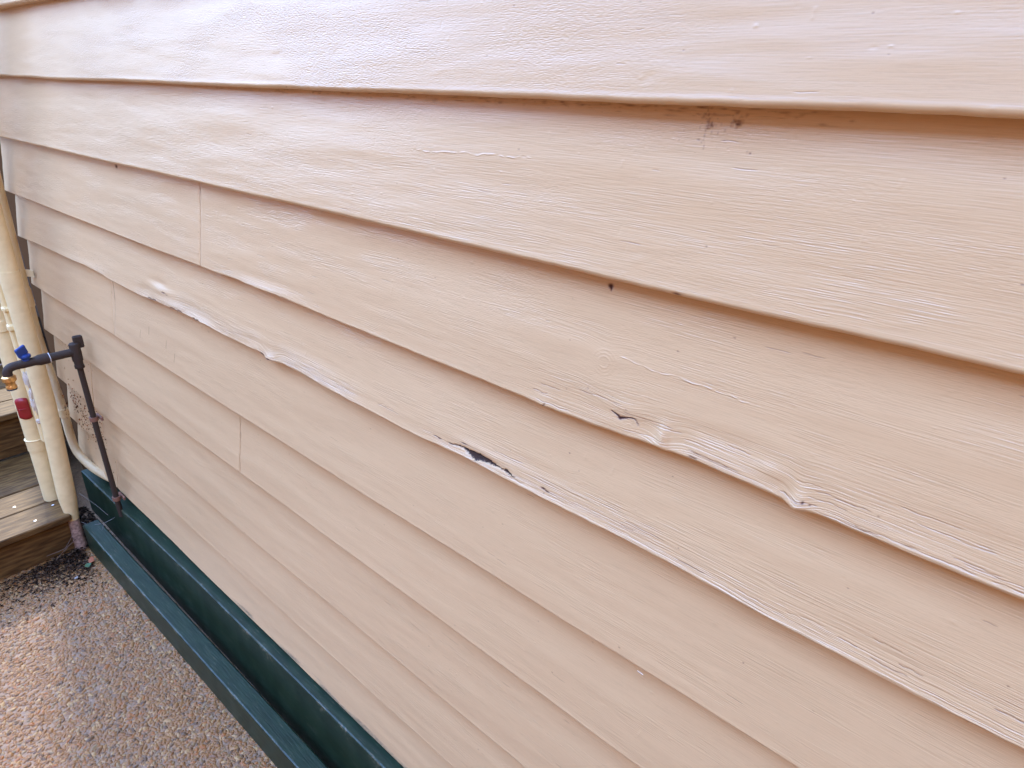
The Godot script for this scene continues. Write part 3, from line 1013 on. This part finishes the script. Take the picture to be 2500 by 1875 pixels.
	put("cap_shell", m.mesh(), mats.red, r)
	box_part("cap_rib", Vector3(-2.2925, -0.924, 0.146) + o, Vector3(0.014, 0.002, 0.016), mats.red, r, 0.0006)

	# electrical conduit: rigid above, corrugated below, sweeping in under the boards
	var k := thing("electrical_conduit", "cream conduit with a corrugated lower length curving under the boards", "conduit", Vector3(-2.39, -1.2, 0.025))
	o = -k.position
	tube_part("rigid_conduit", [Vector3(-2.38, 0.75, 0.022) + o, Vector3(-2.40, -0.25, 0.023) + o, Vector3(-2.428, -0.56, 0.025) + o, Vector3(-2.432, -0.61, 0.025) + o], [0.0128, 0.0128, 0.0128, 0.0128], mats.conduit, k, 28)
	lathe_part("coupling", Vector3(-2.4305, -0.592, 0.025) + o, Vector3(-0.04, -1, 0.0), [[0, 0.0128], [0.010, 0.0152], [0.010, 0.0152], [0.062, 0.0156], [0.062, 0.0156], [0.064, 0.0145], [0.064, 0.0128]], mats.conduit, k, 28)
	var way := path([Vector3(-2.432, -0.645, 0.025), Vector3(-2.440, -0.727, 0.025), Vector3(-2.430, -0.825, 0.025), Vector3(-2.405, -0.92, 0.025), Vector3(-2.388, -1.02, 0.025), Vector3(-2.389, -1.095, 0.025), Vector3(-2.374, -1.150, 0.024), Vector3(-2.325, -1.178, 0.017), Vector3(-2.26, -1.193, 0.006), Vector3(-2.19, -1.205, -0.014)], 0.0012)
	var pts := []
	var rad := []
	for i in way.size():
		pts.append(way[i] + o)
		rad.append(0.0130 if i % 3 == 0 else 0.0117 if i % 3 == 2 else 0.0129)
	tube_part("corrugated_conduit", pts, rad, mats.conduit, k, 24)
	lathe_part("coupling", Vector3(-2.3895, -1.000, 0.025) + o, Vector3(0.06, -1, 0.0), [[0, 0.0128], [0.0, 0.0152], [0.0, 0.0152], [0.026, 0.0152], [0.026, 0.0152], [0.028, 0.0128]], mats.conduit, k, 28)
	# saddle clip
	var clip := MB.new()
	var cp := []
	var cc := Vector3(-2.427, -0.548, 0.025)
	for i in 15:
		var th := lerpf(-0.25 * PI, 0.98 * PI, i / 14.0)
		cp.append(cc + Vector3(cos(th), 0, sin(th)) * 0.0142)
	cp.insert(0, cc + Vector3(0.022, 0, -0.018))
	cp.insert(0, cc + Vector3(0.040, 0, -0.0235))
	for i in cp.size() - 1:
		var p: Vector3 = cp[i]
		var q: Vector3 = cp[i + 1]
		var out := Vector3(q.z - p.z, 0, p.x - q.x).normalized()
		if out.dot(p - cc) < 0: out = -out
		for sgn in [0.0, 1.0]:
			var w: Vector3 = out * 0.002 * sgn
			clip.poly([p + w + Vector3(0, 0.011, 0) + o, q + w + Vector3(0, 0.011, 0) + o, q + w - Vector3(0, 0.011, 0) + o, p + w - Vector3(0, 0.011, 0) + o], out * (1.0 if sgn else -1.0))
		for e in [0.011, -0.011]:
			clip.poly([p + Vector3(0, e, 0) + o, q + Vector3(0, e, 0) + o, q + out * 0.002 + Vector3(0, e, 0) + o, p + out * 0.002 + Vector3(0, e, 0) + o], Vector3(0, e, 0))
	put("saddle_clip", clip.mesh(), mats.conduit, k)


func build_tap() -> void:
	var base := Vector3(-2.04, -0.70, 0.03)
	var t := thing("garden_tap", "dark garden tap on a riser pipe with blue lever and brass nozzle", "tap", base)
	var o := -base
	# riser down the boards and behind the plinth's top edge
	tube_part("riser_pipe", [Vector3(-2.042, -0.715, 0.03) + o, Vector3(-2.046, -0.95, 0.0275) + o, Vector3(-2.046, -1.19, 0.024) + o, Vector3(-2.046, -1.26, 0.022) + o], [0.0078, 0.0078, 0.0078, 0.0078], mats.bronze, t)
	lathe_part("elbow", Vector3(-2.040, -0.672, 0.030) + o, Vector3.DOWN, [[0, 0.0], [0, 0.011], [0.003, 0.0135], [0.028, 0.0138], [0.052, 0.0132], [0.054, 0.0115], [0.066, 0.0112], [0.066, 0.0125], [0.074, 0.0125], [0.076, 0.0078]], mats.bronze, t)
	box_part("wall_lug", Vector3(-2.044, -0.672, 0.017) + o, Vector3(0.014, 0.036, 0.024), mats.bronze, t, 0.003)
	# arm straight out from the wall
	lathe_part("arm", Vector3(-2.040, -0.697, 0.030) + o, Vector3(-0.03, -0.015, 1).normalized(), [[-0.014, 0.0], [-0.012, 0.010], [0.0, 0.0125], [0.006, 0.0112], [0.065, 0.0112]], mats.bronze, t)
	lathe_part("thread_tape", Vector3(-2.042, -0.698, 0.093) + o, Vector3(-0.03, -0.015, 1).normalized(), [[0, 0.011], [0, 0.0138], [0.0025, 0.0138], [0.0025, 0.011]], mats.tape, t)
	lathe_part("tap_body", Vector3(-2.042, -0.698, 0.0955) + o, Vector3(-0.03, -0.015, 1).normalized(), [[0, 0.0], [0, 0.0145], [0, 0.0145], [0.022, 0.0148], [0.026, 0.0135], [0.034, 0.0118], [0.062, 0.0118], [0.070, 0.0108]], mats.bronze, t)
	var sp := path([Vector3(-2.0445, -0.699, 0.158), Vector3(-2.0455, -0.700, 0.176), Vector3(-2.0462, -0.7035, 0.187), Vector3(-2.0466, -0.712, 0.193), Vector3(-2.0468, -0.727, 0.194)], 0.003)
	var pts := []
	var rad := []
	for q in sp: pts.append(q + o); rad.append(0.0112)
	tube_part("spout", pts, rad, mats.bronze, t)
	# brass end
	var nz := lathe_part("brass_nozzle", Vector3(-2.0468, -0.722, 0.194) + o, Vector3.DOWN, [[0, 0.0], [0, 0.0125], [0, 0.0125], [0.003, 0.0165], [0.003, 0.0165], [0.014, 0.0168], [0.014, 0.0168], [0.018, 0.0128], [0.024, 0.0108], [0.028, 0.0108], [0.029, 0.0128], [0.035, 0.0132], [0.037, 0.0115]], mats.brass, t, 12)
	lathe_part("nozzle_ring", Vector3(-2.0468, -0.757, 0.194) + o, Vector3.DOWN, [[0, 0.0], [0, 0.0122], [0.005, 0.0122], [0.005, 0.0122], [0.006, 0.009]], mats.rubber, nz)
	# lever
	lathe_part("lever_hub", Vector3(-2.0435, -0.690, 0.146) + o, Vector3.UP, [[0, 0.010], [0.008, 0.0105], [0.008, 0.0135], [0.014, 0.0135], [0.016, 0.011], [0.017, 0.0]], mats.blue, t, 16)
	box_part("lever", Vector3(-2.0435, -0.664, 0.151) + o, Vector3(0.0085, 0.026, 0.030), mats.blue, t, 0.0025, Basis(Vector3.UP, 0.5) * Basis(Vector3.RIGHT, 0.25))
	# saddles
	for q in [[-0.905, 0.028], [-1.186, 0.024]]:
		lathe_part("pipe_saddle", Vector3(-2.046, q[0], q[1]) + o, Vector3.DOWN, [[0, 0.0], [0, 0.0118], [0, 0.0118], [0.013, 0.0118], [0.013, 0.0118], [0.013, 0.0]], mats.copper, t, 18)
		box_part("saddle_tab", Vector3(-2.046, q[0] - 0.0065, q[1] - 0.016) + o, Vector3(0.044, 0.012, 0.006), mats.copper, t, 0.0015)


func build_litter() -> void:
	var rng := RandomNumberGenerator.new()
	rng.seed = 21
	# dead leaf crumbs at the foot of the pipe
	var leaf := MB.new()
	leaf.poly([Vector3(-1, 0.0, 0), Vector3(-0.2, 0.16, 0.45), Vector3(1, 0.3, 0.1), Vector3(0.2, 0.05, -0.4)], Vector3.UP)
	leaf.poly([Vector3(-1, -0.02, 0), Vector3(0.2, 0.03, -0.4), Vector3(1, 0.28, 0.1), Vector3(-0.2, 0.14, 0.45)], Vector3.DOWN)
	var lm := mat(Color(1, 1, 1), 0.9, 0.1)
	lm.vertex_color_use_as_albedo = true
	var browns := [lin(0.016, 0.009, 0.006), lin(0.03, 0.016, 0.010), lin(0.06, 0.030, 0.016), lin(0.010, 0.007, 0.005), lin(0.09, 0.055, 0.035)]
	var scatter := func(called: String, label: String, spots: Array) -> void:
		var mm := MultiMesh.new()
		mm.transform_format = MultiMesh.TRANSFORM_3D
		mm.use_colors = true
		mm.mesh = leaf.mesh()
		mm.instance_count = spots.size()
		for i in spots.size():
			mm.set_instance_transform(i, spots[i][0])
			mm.set_instance_color(i, spots[i][1].srgb_to_linear())
		var o := MultiMeshInstance3D.new()
		o.name = called
		o.multimesh = mm
		o.material_override = lm
		add_child(o, true)
		tag(o, label, "litter", "", "stuff")
	var spots := []
	for i in 3600:
		var x := -2.185 + absf(rng.randfn(0.0, 0.085))
		var z := 0.125 + absf(rng.randfn(0.0, 0.12))
		if i % 3 == 0:
			x = rng.randf_range(-2.44, -2.17)
			z = rng.randf_range(0.03, 0.125)
		if x > -2.16 and z < 0.112: continue
		if x < -2.19 and z > 0.126: continue
		var s := rng.randf_range(0.002, 0.0075) * (1.5 if i % 3 == 0 else 1.0)
		var b := Basis(Vector3.UP, rng.randf() * TAU) * Basis(Vector3.RIGHT, rng.randfn(0.0, 0.5))
		var heap := 0.016 * exp(-pow((x + 2.17) / 0.06, 2.0) - pow((z - 0.15) / 0.09, 2.0))
		spots.append([Transform3D(b.scaled_local(Vector3(s, s, s * 0.7)), Vector3(x, GROUND + 0.002 + rng.randf() * heap, z)), browns[rng.randi() % 5]])
	scatter.call("leaf_litter", "dark heap of dead leaf crumbs round the foot of the downpipe", spots)
	spots = []
	for i in 460:
		var x := -2.36 + absf(rng.randfn(0.0, 0.10))
		var y := -0.965 - (x + 2.36) * 0.25 + rng.randfn(0.0, 0.04)
		if rng.randf() < 0.3: y = -0.9 - rng.randf() * 0.25; x = -2.13 + rng.randfn(0.0, 0.012)
		var s := rng.randf_range(0.0012, 0.0050)
		var z := -0.004 + rng.randf() * 0.012 + (0.022 if x < -2.34 else 0.0)
		spots.append([Transform3D(Basis(Vector3.BACK, rng.randf() * TAU) * Basis(Vector3.RIGHT, rng.randf() * TAU).scaled(Vector3.ONE * s), Vector3(x, y, z)), [lin(0.26, 0.10, 0.04), lin(0.36, 0.16, 0.07), lin(0.09, 0.04, 0.02)][i % 3]])
	scatter.call("cobweb_debris", "rusty brown crumbs caught in cobweb between conduit and tap pipe", spots)
	# countable bits
	var lf := func(called: String, label: String, at: Vector3, s: float, c: Color, turn: float, tilt: float) -> void:
		var b := MB.new()
		var n := 9
		for i in n + 1:
			var u := float(i) / n
			var w := 0.42 * sin(PI * pow(u, 0.8)) + 0.01
			for j in [-1.0, 0.0, 1.0]:
				b.vert(Vector3(u - 0.5, 0.10 * absf(j) * w + 0.15 * u * u, j * w))
		for i in n:
			for j in 2:
				var p := i * 3 + j
				b.tri(p, p + 3, p + 1); b.tri(p + 1, p + 3, p + 4)
		b.smooth()
		if b.n[4].y < 0: b.turn_over()
		var o := put(called, b.mesh(), mat(c, 0.6))
		o.position = at
		o.basis = Basis(Vector3.UP, turn) * Basis(Vector3.RIGHT, tilt) * Basis.IDENTITY.scaled(Vector3.ONE * s)
		tag(o, label, "leaf")
	lf.call("fallen_leaf", "small orange brown leaf against the sleeper", Vector3(-2.085, GROUND + 0.014, 0.125), 0.024, lin(0.32, 0.09, 0.03), 0.5, 0.7)
	lf.call("fallen_leaf", "small dull green leaf in the litter beside sleeper", Vector3(-2.075, GROUND + 0.008, 0.140), 0.020, lin(0.05, 0.10, 0.03), 1.6, 0.2)
	lf.call("fallen_leaf", "pale bleached leaf scrap lying on the path near the litter", Vector3(-2.04, GROUND + 0.006, 0.185), 0.013, lin(0.30, 0.25, 0.21), 0.2, 0.1)
	lf.call("fallen_leaf", "tiny pale leaf scrap on tread at the waste pipe's foot", Vector3(-2.262, -1.259, 0.150), 0.009, lin(0.55, 0.50, 0.45), 0.9, 0.1)
	# dry grass stalks hanging out by the riser, cobweb threads
	var st := thing("dry_twig", "thin dry forked twig sticking out of the litter before the riser", "twig", Vector3(-2.18, GROUND, 0.16))
	for q in [[Vector3(-2.18, -1.36, 0.13), Vector3(-2.175, -1.375, 0.17), Vector3(-2.17, -1.372, 0.22)], [Vector3(-2.178, -1.374, 0.165), Vector3(-2.176, -1.355, 0.15), Vector3(-2.172, -1.33, 0.135)], [Vector3(-2.176, -1.376, 0.16), Vector3(-2.174, -1.39, 0.185), Vector3(-2.17, -1.40, 0.20)]]:
		var pp := path(q, 0.006)
		var ps := []
		var rs := []
		for p in pp: ps.append(p - st.position); rs.append(0.0009)
		tube_part("stalk", ps, rs, mat(lin(0.16, 0.10, 0.07), 0.7), st, 6)
	var wb := thing("cobweb_thread", "grey cobweb threads trailing over the sleeper's end", "cobweb", Vector3(-2.15, -1.31, 0.08))
	for q in [[Vector3(-2.19, -1.312, 0.103), Vector3(-2.16, -1.316, 0.09), Vector3(-2.12, -1.306, 0.06), Vector3(-2.10, -1.29, 0.03)], [Vector3(-2.12, -1.306, 0.06), Vector3(-2.09, -1.318, 0.075)], [Vector3(-2.17, -1.2, 0.09), Vector3(-2.15, -1.25, 0.06), Vector3(-2.13, -1.29, 0.04)]]:
		var pp := path(q, 0.006)
		var ps := []
		var rs := []
		for p in pp: ps.append(p - wb.position); rs.append(0.0005)
		tube_part("thread", ps, rs, mat(lin(0.3, 0.27, 0.24), 0.8), wb, 5)


func build_surroundings() -> void:
	# what stands behind the camera: a paling fence in the sun, a rainwater tank, the neighbour's house, a shed beyond the steps
	var f := thing("paling_fence", "tall brown timber paling fence across the path", "fence", Vector3(0, GROUND, 3.05))
	var wood := mat(lin(0.40, 0.145, 0.04), 0.8)
	var pl := MB.new()
	pl.bbox(Vector3.ZERO, Vector3(0.145, 2.1, 0.018), 0.003)
	var plm := pl.mesh()
	for i in 150:
		var p := put("paling", plm, wood, f)
		p.position = Vector3(-16.0 + i * 0.15, 1.06, 0.012 * (i % 2))
	for y in [0.35, 1.5]:
		box_part("rail", Vector3(-4.8, y, 0.05), Vector3(22.4, 0.09, 0.045), wood, f, 0.004)
	var tk := thing("water_tank", "slim cream rainwater tank in front of the paling fence", "water tank", Vector3(-2.95, GROUND, 2.75))
	box_part("tank_body", Vector3(0, 0.85, 0), Vector3(0.62, 1.7, 0.42), mat(lin(0.80, 0.72, 0.55), 0.5), tk, 0.06)
	box_part("tank_lid", Vector3(0, 1.715, 0), Vector3(0.24, 0.03, 0.24), mat(lin(0.05, 0.05, 0.05), 0.5), tk, 0.01)
	var nb := thing("neighbour_house", "neighbouring brown brick house beyond the paling fence", "house", Vector3(0, GROUND, 4.4))
	box_part("wall", Vector3(1.5, 1.75, 2.0), Vector3(14.0, 3.5, 4.0), mat(lin(0.16, 0.10, 0.07), 0.8), nb, 0.02)
	box_part("roof", Vector3(1.5, 3.8, 2.0), Vector3(14.4, 0.6, 4.6), mat(lin(0.12, 0.07, 0.05), 0.7), nb, 0.35)
	var wg := thing("house_wing", "cream wing of the house closing the path on the right", "house wing", Vector3(RIGHT + 0.9, GROUND, 1.6))
	box_part("wall", Vector3(0, 1.6, 0), Vector3(1.5, 3.2, 3.2), mat(paint_base, 0.5), wg, 0.01)
	var sh := thing("garden_shed", "green metal garden shed beyond the steps", "shed", Vector3(-9.0, GROUND, 0.6))
	box_part("wall", Vector3(0, 1.8, -0.3), Vector3(1.6, 3.6, 4.6), mat(lin(0.25, 0.27, 0.20), 0.6), sh, 0.01)
	box_part("roof", Vector3(0, 3.66, -0.3), Vector3(1.8, 0.12, 4.8), mat(lin(0.3, 0.3, 0.28), 0.6), sh, 0.02)
